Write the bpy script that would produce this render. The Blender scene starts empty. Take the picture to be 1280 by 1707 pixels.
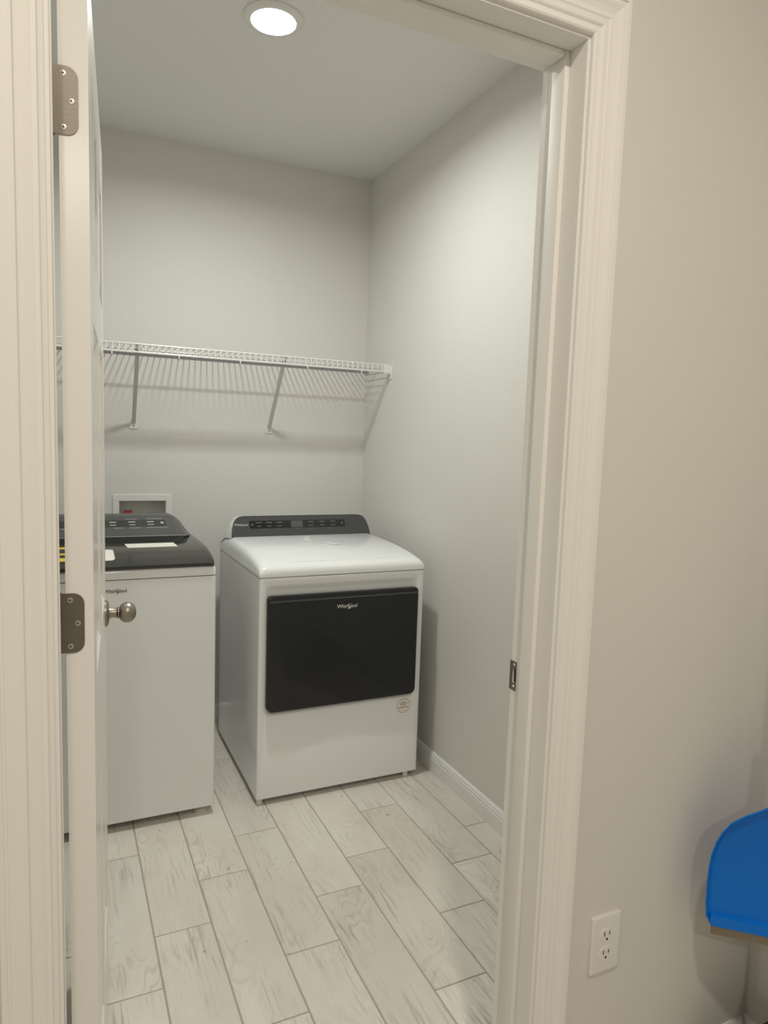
import bpy, bmesh, math, random
from mathutils import Matrix, Vector
random.seed(7)
S = bpy.context.scene
C = S.collection
PI = math.pi

# ------------------------------------------------------------------ camera
YAW, PITCH, ROLL, FPX = 0.44111, 0.10400, 0.03351, 1151.8
CAM_H = 1.43
cy, sy, cp, sp, cr, sr = math.cos(YAW), math.sin(YAW), math.cos(PITCH), math.sin(PITCH), math.cos(ROLL), math.sin(ROLL)
fw = Vector((sy*cp, cy*cp, -sp)); rt = Vector((cy, -sy, 0)); up = rt.cross(fw)
rt2 = rt*cr + up*sr; up2 = up*cr - rt*sr
cam_d = bpy.data.cameras.new('camera'); cam = bpy.data.objects.new('camera', cam_d); C.objects.link(cam)
cam.matrix_world = Matrix(((rt2.x, up2.x, -fw.x, 0), (rt2.y, up2.y, -fw.y, 0), (rt2.z, up2.z, -fw.z, CAM_H), (0, 0, 0, 1)))
cam_d.sensor_fit = 'VERTICAL'; cam_d.sensor_height = 36.0; cam_d.sensor_width = 27.0
cam_d.lens = FPX/1707*36; cam_d.clip_start = 0.02
S.camera = cam

# ------------------------------------------------------------------ world / view
w = bpy.data.worlds.new('world'); S.world = w; w.use_nodes = True
w.node_tree.nodes['Background'].inputs[0].default_value = (0.9, 0.9, 0.9, 1)
w.node_tree.nodes['Background'].inputs[1].default_value = 0.2
S.view_settings.view_transform = 'Standard'; S.view_settings.look = 'None'
S.view_settings.gamma = 1.0; S.view_settings.use_curve_mapping = False
S.view_settings.exposure = 0.0
ROOM_LAMP_W, HALL_LAMP_W, REAR_FILL_W = 14.6, 17.5, 15.5
ROOM_LAMP_C, HALL_LAMP_C = (0.98, 1.0, 0.94), (1.0, 0.90, 0.765)
REAR_FILL_C = (1.0, 0.94, 0.84)  # colour of the added fill light in the rear hall

# ------------------------------------------------------------------ helpers
def srgb(r, g, b):
    f = lambda c: (c/255/12.92) if c/255 <= 0.04045 else ((c/255+0.055)/1.055)**2.4
    return (f(r), f(g), f(b), 1)

def world_loc(o):
    v = Vector((0, 0, 0))
    while o is not None:
        v += o.location; o = o.parent
    return v

def tag(o, label=None, cat=None, group=None, kind=None):
    if label: o['label'] = label
    if cat: o['category'] = cat
    if group: o['group'] = group
    if kind: o['kind'] = kind
    return o

def thing(name, loc, label=None, cat=None, rz=0, group=None, kind=None):
    o = bpy.data.objects.new(name, None); C.objects.link(o)
    o.location = loc; o.rotation_euler = (0, 0, rz); o.empty_display_size = 0.05
    return tag(o, label, cat, group, kind)

def part(name, bm, mat, parent=None, smooth=False, local=False, angle=35):
    """link bm as one mesh object; verts are in world space unless local."""
    bmesh.ops.recalc_face_normals(bm, faces=bm.faces)
    if parent is None:
        xs = [v.co for v in bm.verts]
        off = Vector(((min(v.x for v in xs)+max(v.x for v in xs))/2, (min(v.y for v in xs)+max(v.y for v in xs))/2, min(v.z for v in xs)))
    else:
        off = Vector((0, 0, 0)) if local else world_loc(parent)
    if off.length: bmesh.ops.translate(bm, verts=bm.verts, vec=-off)
    me = bpy.data.meshes.new(name); bm.to_mesh(me); bm.free()
    if smooth:
        me.polygons.foreach_set('use_smooth', [True]*len(me.polygons))
        me.set_sharp_from_angle(angle=math.radians(angle))
    if mat: me.materials.append(mat)
    o = bpy.data.objects.new(name, me); C.objects.link(o)
    if parent is None: o.location = off
    else: o.parent = parent
    return o

def box(x0, x1, y0, y1, z0, z1, bev=0, seg=2, bm=None):
    b = bmesh.new()
    bmesh.ops.create_cube(b, size=1)
    for v in b.verts:
        v.co = Vector((x0+(v.co.x+.5)*(x1-x0), y0+(v.co.y+.5)*(y1-y0), z0+(v.co.z+.5)*(z1-z0)))
    if bev: bmesh.ops.bevel(b, geom=b.edges[:], offset=bev, segments=seg, profile=0.5, affect='EDGES')
    if bm is None: return b
    merge(bm, b); return bm

def merge(bm, b):
    me = bpy.data.meshes.new('tmp'); b.to_mesh(me); b.free(); bm.from_mesh(me); bpy.data.meshes.remove(me)

def tube(pts, r, n=8, bm=None, cap=True):
    bm = bm or bmesh.new()
    pts = [Vector(p) for p in pts]; rings = []
    prev = None
    for i, p in enumerate(pts):
        t = (pts[min(i+1, len(pts)-1)]-pts[max(i-1, 0)]).normalized()
        a = Vector((0, 0, 1)) if abs(t.z) < 0.9 else Vector((1, 0, 0))
        if prev is not None: a = prev
        u = (a - t*a.dot(t)).normalized(); v = t.cross(u); prev = u
        rr = r[i] if isinstance(r, (list, tuple)) else r
        rings.append([bm.verts.new(p+u*rr*math.cos(2*PI*k/n)+v*rr*math.sin(2*PI*k/n)) for k in range(n)])
    for a, b in zip(rings, rings[1:]):
        for k in range(n): bm.faces.new((a[k], a[(k+1) % n], b[(k+1) % n], b[k]))
    if cap: bm.faces.new(rings[0][::-1]); bm.faces.new(rings[-1])
    return bm

def lathe(prof, o, axis, n=24, bm=None):
    """prof: list of (distance along axis, radius)"""
    bm = bm or bmesh.new(); o = Vector(o); ax = Vector(axis).normalized()
    a = Vector((0, 0, 1)) if abs(ax.z) < 0.9 else Vector((1, 0, 0))
    u = (a-ax*a.dot(ax)).normalized(); v = ax.cross(u); rings = []
    for d, r in prof:
        rings.append([bm.verts.new(o+ax*d+(u*math.cos(2*PI*k/n)+v*math.sin(2*PI*k/n))*max(r, 1e-5)) for k in range(n)])
    for A, B in zip(rings, rings[1:]):
        for k in range(n): bm.faces.new((A[k], A[(k+1) % n], B[(k+1) % n], B[k]))
    bm.faces.new(rings[0][::-1]); bm.faces.new(rings[-1])
    bmesh.ops.remove_doubles(bm, verts=bm.verts, dist=1e-5)
    return bm

def loft(rings, cap=True, closed=True, bm=None):
    bm = bm or bmesh.new()
    R = [[bm.verts.new(p) for p in r] for r in rings]; n = len(R[0])
    for a, b in zip(R, R[1:]):
        for k in range(n if closed else n-1): bm.faces.new((a[k], a[(k+1) % n], b[(k+1) % n], b[k]))
    if cap: bm.faces.new(R[0][::-1]); bm.faces.new(R[-1])
    return bm

def rrect(w, h, r, n=5, cx=0, cy_=0):
    """rounded rectangle outline; r scalar or 4 radii (tr, tl, bl, br)"""
    rs = r if isinstance(r, (list, tuple)) else (r,)*4
    out = []
    for (sx, sy_, a0), rad in zip(((1, 1, 0), (-1, 1, 90), (-1, -1, 180), (1, -1, 270)), rs):
        for k in range(n+1):
            a = math.radians(a0+90*k/n)
            out.append((cx+sx*(w/2-rad)+rad*math.cos(a), cy_+sy_*(h/2-rad)+rad*math.sin(a)))
    return out

def text_mesh(s, size, xform, mat, name, parent, depth=0.0004):
    cu = bpy.data.curves.new('txt', 'FONT'); cu.body = s; cu.size = size; cu.align_x = 'CENTER'; cu.align_y = 'CENTER'
    cu.extrude = depth; cu.offset = size*0.012; cu.resolution_u = 2
    o = bpy.data.objects.new('txt', cu); C.objects.link(o)
    dg = bpy.context.evaluated_depsgraph_get(); me = bpy.data.meshes.new_from_object(o.evaluated_get(dg))
    bpy.data.objects.remove(o); bm = bmesh.new(); bm.from_mesh(me); bpy.data.meshes.remove(me)
    bmesh.ops.transform(bm, matrix=xform, verts=bm.verts)
    return bm

# ------------------------------------------------------------------ materials
def mat(name, col, rough=0.5, metal=0.0, spec=0.5, bump=None, coat=0.0, var=None, emit=None):
    m = bpy.data.materials.new(name); m.use_nodes = True
    nt = m.node_tree; b = nt.nodes['Principled BSDF']
    b.inputs['Base Color'].default_value = col
    b.inputs['Roughness'].default_value = rough; b.inputs['Metallic'].default_value = metal
    b.inputs['Specular IOR Level'].default_value = spec
    b.inputs['Coat Weight'].default_value = coat; b.inputs['Coat Roughness'].default_value = 0.05
    tc = nt.nodes.new('ShaderNodeTexCoord')
    if var:      # (scale vec, amount): low-contrast colour mottling
        mp = nt.nodes.new('ShaderNodeMapping'); mp.inputs['Scale'].default_value = var[0]
        nz = nt.nodes.new('ShaderNodeTexNoise'); nz.inputs['Scale'].default_value = 1.0; nz.inputs['Detail'].default_value = 3
        rp = nt.nodes.new('ShaderNodeValToRGB')
        rp.color_ramp.elements[0].position = 0.3; rp.color_ramp.elements[1].position = 0.7
        k = 1-var[1]
        rp.color_ramp.elements[0].color = (col[0]*k, col[1]*k, col[2]*k, 1); rp.color_ramp.elements[1].color = col
        nt.links.new(tc.outputs['Object'], mp.inputs[0]); nt.links.new(mp.outputs[0], nz.inputs['Vector'])
        nt.links.new(nz.outputs['Fac'], rp.inputs[0]); nt.links.new(rp.outputs[0], b.inputs['Base Color'])
    if bump:     # (scale, strength, distance)
        nz = nt.nodes.new('ShaderNodeTexNoise'); nz.inputs['Scale'].default_value = bump[0]; nz.inputs['Detail'].default_value = 4
        bp = nt.nodes.new('ShaderNodeBump'); bp.inputs['Strength'].default_value = bump[1]; bp.inputs['Distance'].default_value = bump[2]
        nt.links.new(tc.outputs['Object'], nz.inputs['Vector']); nt.links.new(nz.outputs['Fac'], bp.inputs['Height'])
        nt.links.new(bp.outputs[0], b.inputs['Normal'])
    if emit:
        b.inputs['Emission Color'].default_value = emit[0]; b.inputs['Emission Strength'].default_value = emit[1]
    return m

M = {}
M['paint'] = mat('wall_paint', (0.755, 0.74, 0.70, 1), 0.55, spec=0.4, bump=(60, 0.25, 0.002), var=((1.5, 1.5, 1.5), 0.03))
M['ceil'] = mat('ceiling_paint', (0.83, 0.82, 0.80, 1), 0.8, spec=0.3, bump=(40, 0.3, 0.003), var=((1.2, 1.2, 1.2), 0.03))
M['trim'] = mat('trim_gloss', (0.87, 0.86, 0.825, 1), 0.55, spec=0.3, bump=(25, 0.05, 0.002))
M['door'] = mat('door_paint', (0.88, 0.87, 0.835, 1), 0.25, spec=0.5, bump=(25, 0.06, 0.002))
M['nickel'] = mat('satin_nickel', (0.36, 0.32, 0.27, 1), 0.38, metal=1.0, var=((60, 60, 400), 0.12))
M['hinge'] = mat('brushed_hinge', (0.235, 0.21, 0.18, 1), 0.42, metal=1.0, var=((60, 60, 400), 0.12))
M['screw'] = mat('screw_steel', (0.58, 0.54, 0.48, 1), 0.3, metal=1.0)
M['darkhole'] = mat('dark_hole', (0.03, 0.022, 0.016, 1), 0.8)
M['wood'] = mat('shaded_wood', (0.035, 0.02, 0.013, 1), 0.8, var=((30, 30, 200), 0.4))  # bare wood darkened so its colour holds the pocket's shade
M['enamel'] = mat('white_enamel', (0.83, 0.845, 0.84, 1), 0.16, spec=0.5, bump=(9, 0.04, 0.004))
M['enamel_side'] = mat('galvalume_side', (0.66, 0.67, 0.66, 1), 0.2, spec=0.6, bump=(7, 0.08, 0.004))
M['seam'] = mat('seam_dark', (0.10, 0.10, 0.095, 1), 0.7)
M['console'] = mat('charcoal_console', (0.070, 0.072, 0.071, 1), 0.34, spec=0.5, var=((200, 4, 4), 0.1))
M['glasslid'] = mat('smoked_glass_lid', (0.030, 0.032, 0.026, 1), 0.12, spec=0.45)
M['strip'] = mat('touch_strip', (0.018, 0.018, 0.019, 1), 0.15)
M['blackdoor'] = mat('black_gloss_door', (0.012, 0.013, 0.016, 1), 0.10, spec=0.42)
M['print'] = mat('pale_print_highlight', (0.55, 0.55, 0.53, 1), 0.5)  # printed marks, and the painted highlight along the washer console
M['dimprint'] = mat('dim_print', (0.20, 0.20, 0.195, 1), 0.5)
M['screen'] = mat('dead_display', (0.10, 0.105, 0.10, 1), 0.25)
M['chrome'] = mat('silver_lettering', (0.75, 0.74, 0.71, 1), 0.3, metal=0.6)
M['darkprint'] = mat('dark_lettering', (0.06, 0.06, 0.06, 1), 0.5)
M['paper'] = mat('label_paper', (0.80, 0.78, 0.72, 1), 0.6)
M['yellow'] = mat('yellow_label', (0.72, 0.55, 0.04, 1), 0.5)
M['blackink'] = mat('black_ink', (0.02, 0.02, 0.02, 1), 0.5)
M['redink'] = mat('brown_red_ink', (0.34, 0.22, 0.19, 1), 0.6)
M['rubber'] = mat('foot_plastic', (0.66, 0.64, 0.57, 1), 0.5)
M['vinyl'] = mat('white_vinyl', (0.82, 0.81, 0.77, 1), 0.35)
M['wire'] = mat('white_vinyl_wire', (0.80, 0.79, 0.77, 1), 0.3)
M['rod'] = mat('grey_rod', (0.33, 0.33, 0.34, 1), 0.4)
M['brace'] = mat('white_brace', (0.70, 0.70, 0.71, 1), 0.4)
M['boxin'] = mat('box_inside', (0.78, 0.76, 0.71, 1), 0.5)
M['red'] = mat('red_valve', (0.45, 0.05, 0.04, 1), 0.4)
M['blue'] = mat('blue_plastic', (0.002, 0.175, 0.70, 1), 0.32, spec=0.25, bump=(15, 0.05, 0.003))
M['gum'] = mat('grey_rubber_lip', (0.20, 0.165, 0.115, 1), 0.6)
M['bristle'] = mat('black_bristle', (0.012, 0.014, 0.011, 1), 0.7, bump=(300, 0.6, 0.003))
M['handle'] = mat('white_handle', (0.75, 0.76, 0.78, 1), 0.35)
M['grout'] = mat('grout', (0.44, 0.40, 0.35, 1), 0.9, bump=(120, 0.3, 0.002))
M['tape'] = mat('clear_tape', (0.9, 0.9, 0.9, 1), 0.08, spec=0.8)
M['tape'].node_tree.nodes['Principled BSDF'].inputs['Alpha'].default_value = 0.3
M['lens_room'] = mat('lit_lens_room', (0.9, 0.9, 0.9, 1), 0.5, emit=((1.0, 0.98, 0.94, 1), 28.0))
M['lens_hall'] = mat('lit_lens_hall', (0.9, 0.9, 0.9, 1), 0.5, emit=((1.0, 0.86, 0.68, 1), 9.0))

def tile_material():
    m = bpy.data.materials.new('wood_look_tile'); m.use_nodes = True
    nt = m.node_tree; N = nt.nodes.new; L = nt.links.new; b = nt.nodes['Principled BSDF']
    tc = N('ShaderNodeTexCoord'); oi = N('ShaderNodeObjectInfo')
    sc = N('ShaderNodeVectorMath'); sc.operation = 'SCALE'; sc.inputs['Scale'].default_value = 40
    cmb = N('ShaderNodeCombineXYZ'); L(oi.outputs['Random'], cmb.inputs[0]); L(oi.outputs['Random'], cmb.inputs[1]); L(oi.outputs['Random'], cmb.inputs[2])
    L(cmb.outputs[0], sc.inputs[0])
    add = N('ShaderNodeVectorMath'); add.operation = 'ADD'; L(tc.outputs['Object'], add.inputs[0]); L(sc.outputs[0], add.inputs[1])
    def noise(scale, s, det=4, dist=0.0, rough=0.55):
        mp = N('ShaderNodeMapping'); mp.inputs['Scale'].default_value = scale; L(add.outputs[0], mp.inputs[0])
        n = N('ShaderNodeTexNoise'); n.inputs['Scale'].default_value = s; n.inputs['Detail'].default_value = det
        n.inputs['Distortion'].default_value = dist; n.inputs['Roughness'].default_value = rough; L(mp.outputs[0], n.inputs['Vector']); return n
    def ramp(src, p0, p1, c0=(0, 0, 0, 1), c1=(1, 1, 1, 1)):
        r = N('ShaderNodeValToRGB'); r.color_ramp.elements[0].position = p0; r.color_ramp.elements[1].position = p1
        r.color_ramp.elements[0].color = c0; r.color_ramp.elements[1].color = c1; L(src, r.inputs[0]); return r
    def mix(fac, a, bb, mode='MIX'):
        x = N('ShaderNodeMix'); x.data_type = 'RGBA'; x.blend_type = mode
        if isinstance(fac, float): x.inputs[0].default_value = fac
        else: L(fac, x.inputs[0])
        for s, i in ((a, 6), (bb, 7)):
            if isinstance(s, tuple): x.inputs[i].default_value = s
            else: L(s, x.inputs[i])
        return x.outputs[2]
    def mul(a, bb):
        x = N('ShaderNodeMath'); x.operation = 'MULTIPLY'; L(a, x.inputs[0])
        if isinstance(bb, float): x.inputs[1].default_value = bb
        else: L(bb, x.inputs[1])
        return x.outputs[0]
    base = ramp(noise((1, 0.35, 1), 6, 3).outputs['Fac'], 0.3, 0.72, (0.70, 0.655, 0.585, 1), (0.81, 0.775, 0.71, 1))
    streak = ramp(noise((55, 3.2, 1), 2.0, 5, 0.6).outputs['Fac'], 0.50, 0.74)
    patch = ramp(noise((3.2, 1.6, 1), 2.2, 2).outputs['Fac'], 0.44, 0.66)
    c1 = mix(mul(mul(streak.outputs[0], patch.outputs[0]), 0.78), base.outputs[0], (0.33, 0.295, 0.25, 1))
    # cathedral growth rings inside the darker patches
    nd = noise((6, 2.0, 1), 1.1, 2)
    wv = N('ShaderNodeMath'); wv.operation = 'MULTIPLY'; wv.inputs[1].default_value = 135.0; L(nd.outputs['Fac'], wv.inputs[0])
    sn = N('ShaderNodeMath'); sn.operation = 'SINE'; L(wv.outputs[0], sn.inputs[0])
    rings = ramp(sn.outputs[0], 0.25, 1.0)
    patch2 = ramp(noise((2.6, 1.3, 1), 2.6, 2).outputs['Fac'], 0.47, 0.70)
    c2 = mix(mul(mul(rings.outputs[0], patch2.outputs[0]), 0.30), c1, (0.38, 0.345, 0.30, 1))
    fine = ramp(noise((120, 22, 1), 3, 3).outputs['Fac'], 0.3, 0.75, (0.95, 0.95, 0.95, 1), (1.02, 1.02, 1.02, 1))
    c3 = mix(1.0, c2, fine.outputs[0], 'MULTIPLY')
    knot = ramp(noise((18, 12, 1), 2.0, 0).outputs['Fac'], 0.845, 0.87)
    c4 = mix(mul(knot.outputs[0], 0.5), c3, (0.25, 0.21, 0.17, 1))
    hv = N('ShaderNodeHueSaturation'); L(c4, hv.inputs['Color'])
    mr = N('ShaderNodeMapRange'); mr.inputs['To Min'].default_value = 0.94; mr.inputs['To Max'].default_value = 1.04; L(oi.outputs['Random'], mr.inputs['Value']); L(mr.outputs[0], hv.inputs['Value'])
    L(hv.outputs[0], b.inputs['Base Color'])
    b.inputs['Roughness'].default_value = 0.33; b.inputs['Specular IOR Level'].default_value = 0.4
    bp = N('ShaderNodeBump'); bp.inputs['Strength'].default_value = 0.12; bp.inputs['Distance'].default_value = 0.002
    L(streak.outputs[0], bp.inputs['Height']); L(bp.outputs[0], b.inputs['Normal'])
    return m
M['tile'] = tile_material()

# ------------------------------------------------------------------ dimensions of the place
XR, YB, ZC = 1.462, 3.38, 2.74          # laundry right wall, back wall, ceiling
XL = -0.27                               # laundry left wall
YH, YR = 0.96, 1.075                     # hall face / laundry face of the partition
XH = 1.42                                # hall right wall
XHL, YHB = -1.75, -3.0                   # hall left wall, hall rear wall
JL, JR, JZ = -0.004, 0.794, 2.094        # door jamb faces

# ------------------------------------------------------------------ structure
def struct(name, bm, m, parent=None, smooth=False):
    o = part(name, bm, m, parent, smooth)
    if parent is None: o['kind'] = 'structure'
    return o

# floor: grout bed with separate wood-look planks
floor = struct('floor', box(XHL-.1, XR+.1, YHB-.1, YB+.1, -0.06, -0.0025), M['grout'])
PX, PY, G = 0.1613, 0.6225, 0.0042
x_start = 0.2265                          # a long joint runs at this x
ymod = {0: 2.340, 1: 1.917, 2: 2.124, 3: 2.328, 4: 1.907, 5: 2.060, 6: 2.315, 7: 1.893, 8: 2.073}
tile_cache = {}
def tile_mesh(wd, ln):
    key = (round(wd, 4), round(ln, 4))
    if key not in tile_cache:
        b = box(-wd/2, wd/2, -ln/2, ln/2, -0.008, 0.0)
        top = [e for e in b.edges if all(v.co.z > -0.001 for v in e.verts)]
        bmesh.ops.bevel(b, geom=top, offset=0.0012, segments=1, affect='EDGES')
        me = bpy.data.meshes.new('floor_tile'); b.to_mesh(me); b.free(); me.materials.append(M['tile']); tile_cache[key] = me
    return tile_cache[key]
fl = world_loc(floor)
for r in range(-12, 9):
    xa = x_start+(r-1)*PX; xb = xa+PX
    y0 = ymod.get(r, 2.340-(r % 3)*0.2075)
    for k in range(-10, 4):
        ya = y0+k*PY; yb = ya+PY
        def put(x0, x1, a, b_):
            x0, x1, a, b_ = x0+G/2, x1-G/2, a+G/2, b_-G/2
            if x1-x0 < 0.012 or b_-a < 0.02: return
            o = bpy.data.objects.new('floor_tile', tile_mesh(x1-x0, b_-a)); C.objects.link(o); o.parent = floor
            o.location = Vector(((x0+x1)/2, (a+b_)/2, 0))-fl
        # laundry side (and the doorway threshold), then hall side
        if xb > XL and xa < XR and yb > YR: put(max(xa, XL), min(xb, XR), max(ya, YR), min(yb, YB))
        if xb > JL and xa < JR and yb > YH and ya < YR: put(max(xa, JL), min(xb, JR), max(ya, YH), min(yb, YR))
        if xb > XHL and xa < XH and ya < YH and yb > YHB: put(max(xa, XHL), min(xb, XH), max(ya, YHB), min(yb, YH))

struct('ceiling', box(XHL-.1, XR+.1, YHB-.1, YB+.1, ZC, ZC+0.1), M['ceil'])
# back wall with the opening for the washer valve box
BX0, BX1, BZ0, BZ1 = 0.245, 0.456, 0.965, 1.112
b = bmesh.new()
box(XL-.1, BX0, YB, YB+.12, 0, ZC, bm=b); box(BX1, XR+.1, YB, YB+.12, 0, ZC, bm=b)
box(BX0, BX1, YB, YB+.12, 0, BZ0, bm=b); box(BX0, BX1, YB, YB+.12, BZ1, ZC, bm=b)
struct('wall_back', b, M['paint'])
struct('wall_right', box(XR, XR+.1, YR-.05, YB, 0, ZC), M['paint'])
struct('wall_left', box(XL-.1, XL, YR, YB, 0, ZC), M['paint'])
b = bmesh.new()                            # partition with the doorway
box(XHL-.1, JL-.02, YH, YR, 0, ZC, bm=b); box(JR+.02, XR, YH, YR, 0, ZC, bm=b); box(JL-.02, JR+.02, YH, YR, JZ+.02, ZC, bm=b)
struct('wall_front', b, M['paint'])
struct('wall_hall_right', box(XH, XH+.1, YHB, YH, 0, ZC), M['paint'])
struct('wall_hall_left', box(XHL-.1, XHL, YHB, YH, 0, ZC), M['paint'])
struct('wall_hall_rear', box(XHL-.1, XH+.1, YHB-.1, YHB, 0, ZC), M['paint'])

# baseboards: profile (proud, height)
BP = [(0, 0), (0.0135, 0), (0.0135, 0.083), (0.0125, 0.087), (0.0095, 0.0885), (0.0095, 0.094), (0.0115, 0.0965), (0.0115, 0.103), (0.0075, 0.1055), (0.0075, 0.111), (0.009, 0.1145), (0.006, 0.123), (0.0025, 0.128), (0, 0.129)]
def baseboard(name, p0, p1, nrm, hs=1.0):
    p0, p1, n = Vector(p0), Vector(p1), Vector(nrm)
    rings = [[p+n*d+Vector((0, 0, z*hs)) for d, z in BP] for p in (p0, p1)]
    struct(name, loft(rings), M['trim'])
baseboard('baseboard_right', (XR, YR, 0), (XR, YB, 0), (-1, 0, 0), .66)
baseboard('baseboard_back', (XL, YB, 0), (XR-.0136, YB, 0), (0, -1, 0), .66)
baseboard('baseboard_left', (XL, YR, 0), (XL, YB-.0136, 0), (1, 0, 0), .66)
CW = 0.0695
baseboard('baseboard_hall_front', (JR+.005+CW, YH, 0), (XH-.0136, YH, 0), (0, -1, 0), 1.07)
baseboard('baseboard_hall_right', (XH, YHB, 0), (XH, YH, 0), (-1, 0, 0), 1.07)
baseboard('baseboard_hall_left', (XHL, YHB, 0), (XHL, YH, 0), (1, 0, 0), 1.07)
baseboard('baseboard_hall_front_left', (XHL+.0136, YH, 0), (JL-.005-CW, YH, 0), (0, -1, 0), 1.07)

# door frame: jambs, stops, casings, strike plate
fr = thing('trim_1', ((JL+JR)/2, YH, 0), 'white moulded door frame around the laundry doorway', kind='structure')
fr.location = ((JL+JR)/2, (YH+YR)/2, 0)
part('jamb', box(JL-.019, JL, YH-.001, YR+.001, 0, JZ, .0012), M['trim'], fr)
# strike side: a pocket for the latch cut through the jamb
SZ, SY0, SY1 = 0.983, 1.0645, 1.0755
b = bmesh.new()
py0, py1, pz0, pz1 = 1.060, 1.071, SZ-.014, SZ+.014
box(JR, JR+.019, YH-.001, py0, 0, JZ, .0012, bm=b); box(JR, JR+.019, py1, YR+.001, 0, JZ, .0006, bm=b)
box(JR, JR+.019, py0, py1, 0, pz0, bm=b); box(JR, JR+.019, py0, py1, pz1, JZ, bm=b)
part('jamb', b, M['trim'], fr)
part('jamb', box(JL-.019, JR+.019, YH-.001, YR+.001, JZ, JZ+.019, .0012), M['trim'], fr)
ST0, ST1, STT = 1.002, 1.036, 0.011
part('door_stop', box(JL, JL+STT*0.25, ST0, ST1, 0, JZ, .0012), M['trim'], fr)
part('door_stop', box(JR-STT, JR, ST0, ST1, 0, JZ, .0018, 2), M['trim'], fr, True)
part('door_stop', box(JL, JR-STT, ST0, ST1, JZ-STT, JZ, .003, 3), M['trim'], fr, True)
CP = [(0, 0), (0, .007), (.02, .009), (.06, .0105), (.10, .0100), (.125, .0080), (.20, .0082), (.23, .0103), (.26, .0115), (.39, .0115), (.43, .0130), (.46, .0130), (.49, .0108), (.55, .0110), (.66, .0130), (.76, .0158), (.81, .0164), (.83, .0156), (.86, .0158), (.88, .0182), (.97, .0182), (1.0, .0160), (1.0, 0)]
RV = 0.005
def casing_set(yf, s, name='casing'):
    """three mitred casings on a wall face at y=yf, standing proud towards -s*y"""
    zt = JZ+RV
    R = lambda f: [f(wv*CW, d) for wv, d in CP]
    part(name, loft([R(lambda a, d: (JR+RV+a, yf-s*d, 0)), R(lambda a, d: (JR+RV+a, yf-s*d, zt+a))]), M['trim'], fr)
    part(name, loft([R(lambda a, d: (JL-RV-a, yf-s*d, 0)), R(lambda a, d: (JL-RV-a, yf-s*d, zt+a))]), M['trim'], fr)
    part(name, loft([R(lambda a, d: (JL-RV-a, yf-s*d, zt+a)), R(lambda a, d: (JR+RV+a, yf-s*d, zt+a))]), M['trim'], fr)
casing_set(YH, 1); casing_set(YR, -1)
# strike plate
b = bmesh.new(); t = .0012
o0 = rrect(.0325, .057, (.001, .005, .005, .001), 4)
for (ya, yb, za, zb) in ((1.062, 1.0625, SZ-.0285, SZ+.0285),): pass
ply0, ply1 = 1.0585, 1.0785
box(JR-t, JR, py1, ply1, SZ-.0285, SZ+.0285, bm=b); box(JR-t, JR, ply0, py0, SZ-.0285, SZ+.0285, bm=b)
box(JR-t, JR, py0, py1, SZ-.0285, pz0, bm=b); box(JR-t, JR, py0, py1, pz1, SZ+.0285, bm=b)
stp = part('strike_plate', b, M['hinge'], fr); stp['label'] = 'satin nickel strike plate in the jamb'
part('latch_pocket_shade', box(JR+.004, JR+.0185, py0, py1, pz0, pz1), M['wood'], stp)  # dark block filling the pocket, its shade put into the colour
for dz in (-.0215, .0215): part('screw', lathe([(0, .0033), (.0006, .003), (.0007, .0012)], (JR-t, 1.0655, SZ+dz), (-1, 0, 0), 12), M['screw'], stp)

# ------------------------------------------------------------------ open door
DT, DW, DH = 0.0375, 0.772, 2.068
DOOR = thing('door_1', (0.0432, 1.080, 0.012), 'white six-panel interior door standing open into the laundry', rz=-math.radians(4.35), kind='structure')
ys = [0, .110, .345, .427, .662, DW]
zs = [0, .235, .790, 1.020, 1.585, 1.690, 1.945, DH]
b = bmesh.new()
fields = []
for xf, s in ((0.0, -1), (-DT, 1)):
    for i in range(5):
        for j in range(7):
            a0, a1, c0, c1 = ys[i], ys[i+1], zs[j], zs[j+1]
            if i in (1, 3) and j in (1, 3, 5):
                rr = [(0, 0), (.004, .0035), (.010, .0030), (.017, .0075)]
                q = [[b.verts.new((xf+s*d, y_, z_)) for y_, z_ in ((a0+e, c0+e), (a1-e, c0+e), (a1-e, c1-e), (a0+e, c1-e))] for e, d in rr]
                for A, B in zip(q, q[1:]):
                    for k in range(4): b.faces.new((A[k], A[(k+1) % 4], B[(k+1) % 4], B[k]))
                b.faces.new(q[-1]); fields.append((xf, s, a0, a1, c0, c1))
            else:
                b.faces.new([b.verts.new((xf, y_, z_)) for y_, z_ in ((a0, c0), (a1, c0), (a1, c1), (a0, c1))])
for quad in (((0, 0, 0), (-DT, 0, 0), (-DT, DW, 0), (0, DW, 0)), ((0, 0, DH), (-DT, 0, DH), (-DT, DW, DH), (0, DW, DH)),
             ((0, 0, 0), (-DT, 0, 0), (-DT, 0, DH), (0, 0, DH)), ((0, DW, 0), (-DT, DW, 0), (-DT, DW, DH), (0, DW, DH))):
    b.faces.new([b.verts.new(p) for p in quad])
bmesh.ops.remove_doubles(b, verts=b.verts, dist=1e-5)
part('door_leaf', b, M['door'], DOOR, local=True)
for xf, s, a0, a1, c0, c1 in fields:
    rr = [(.024, .0075), (.046, .0022), (.046, .0022)]
    bb = bmesh.new()
    q = [[bb.verts.new((xf+s*d, y_, z_)) for y_, z_ in ((a0+e, c0+e), (a1-e, c0+e), (a1-e, c1-e), (a0+e, c1-e))] for e, d in rr[:2]]
    for k in range(4): bb.faces.new((q[0][k], q[0][(k+1) % 4], q[1][(k+1) % 4], q[1][k]))
    bb.faces.new(q[1]); bb.faces.new(q[0][::-1])
    part('panel', bb, M['door'], DOOR, local=True)
HH, HX0, HX1 = 0.0885, -0.046, -0.0125
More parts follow.
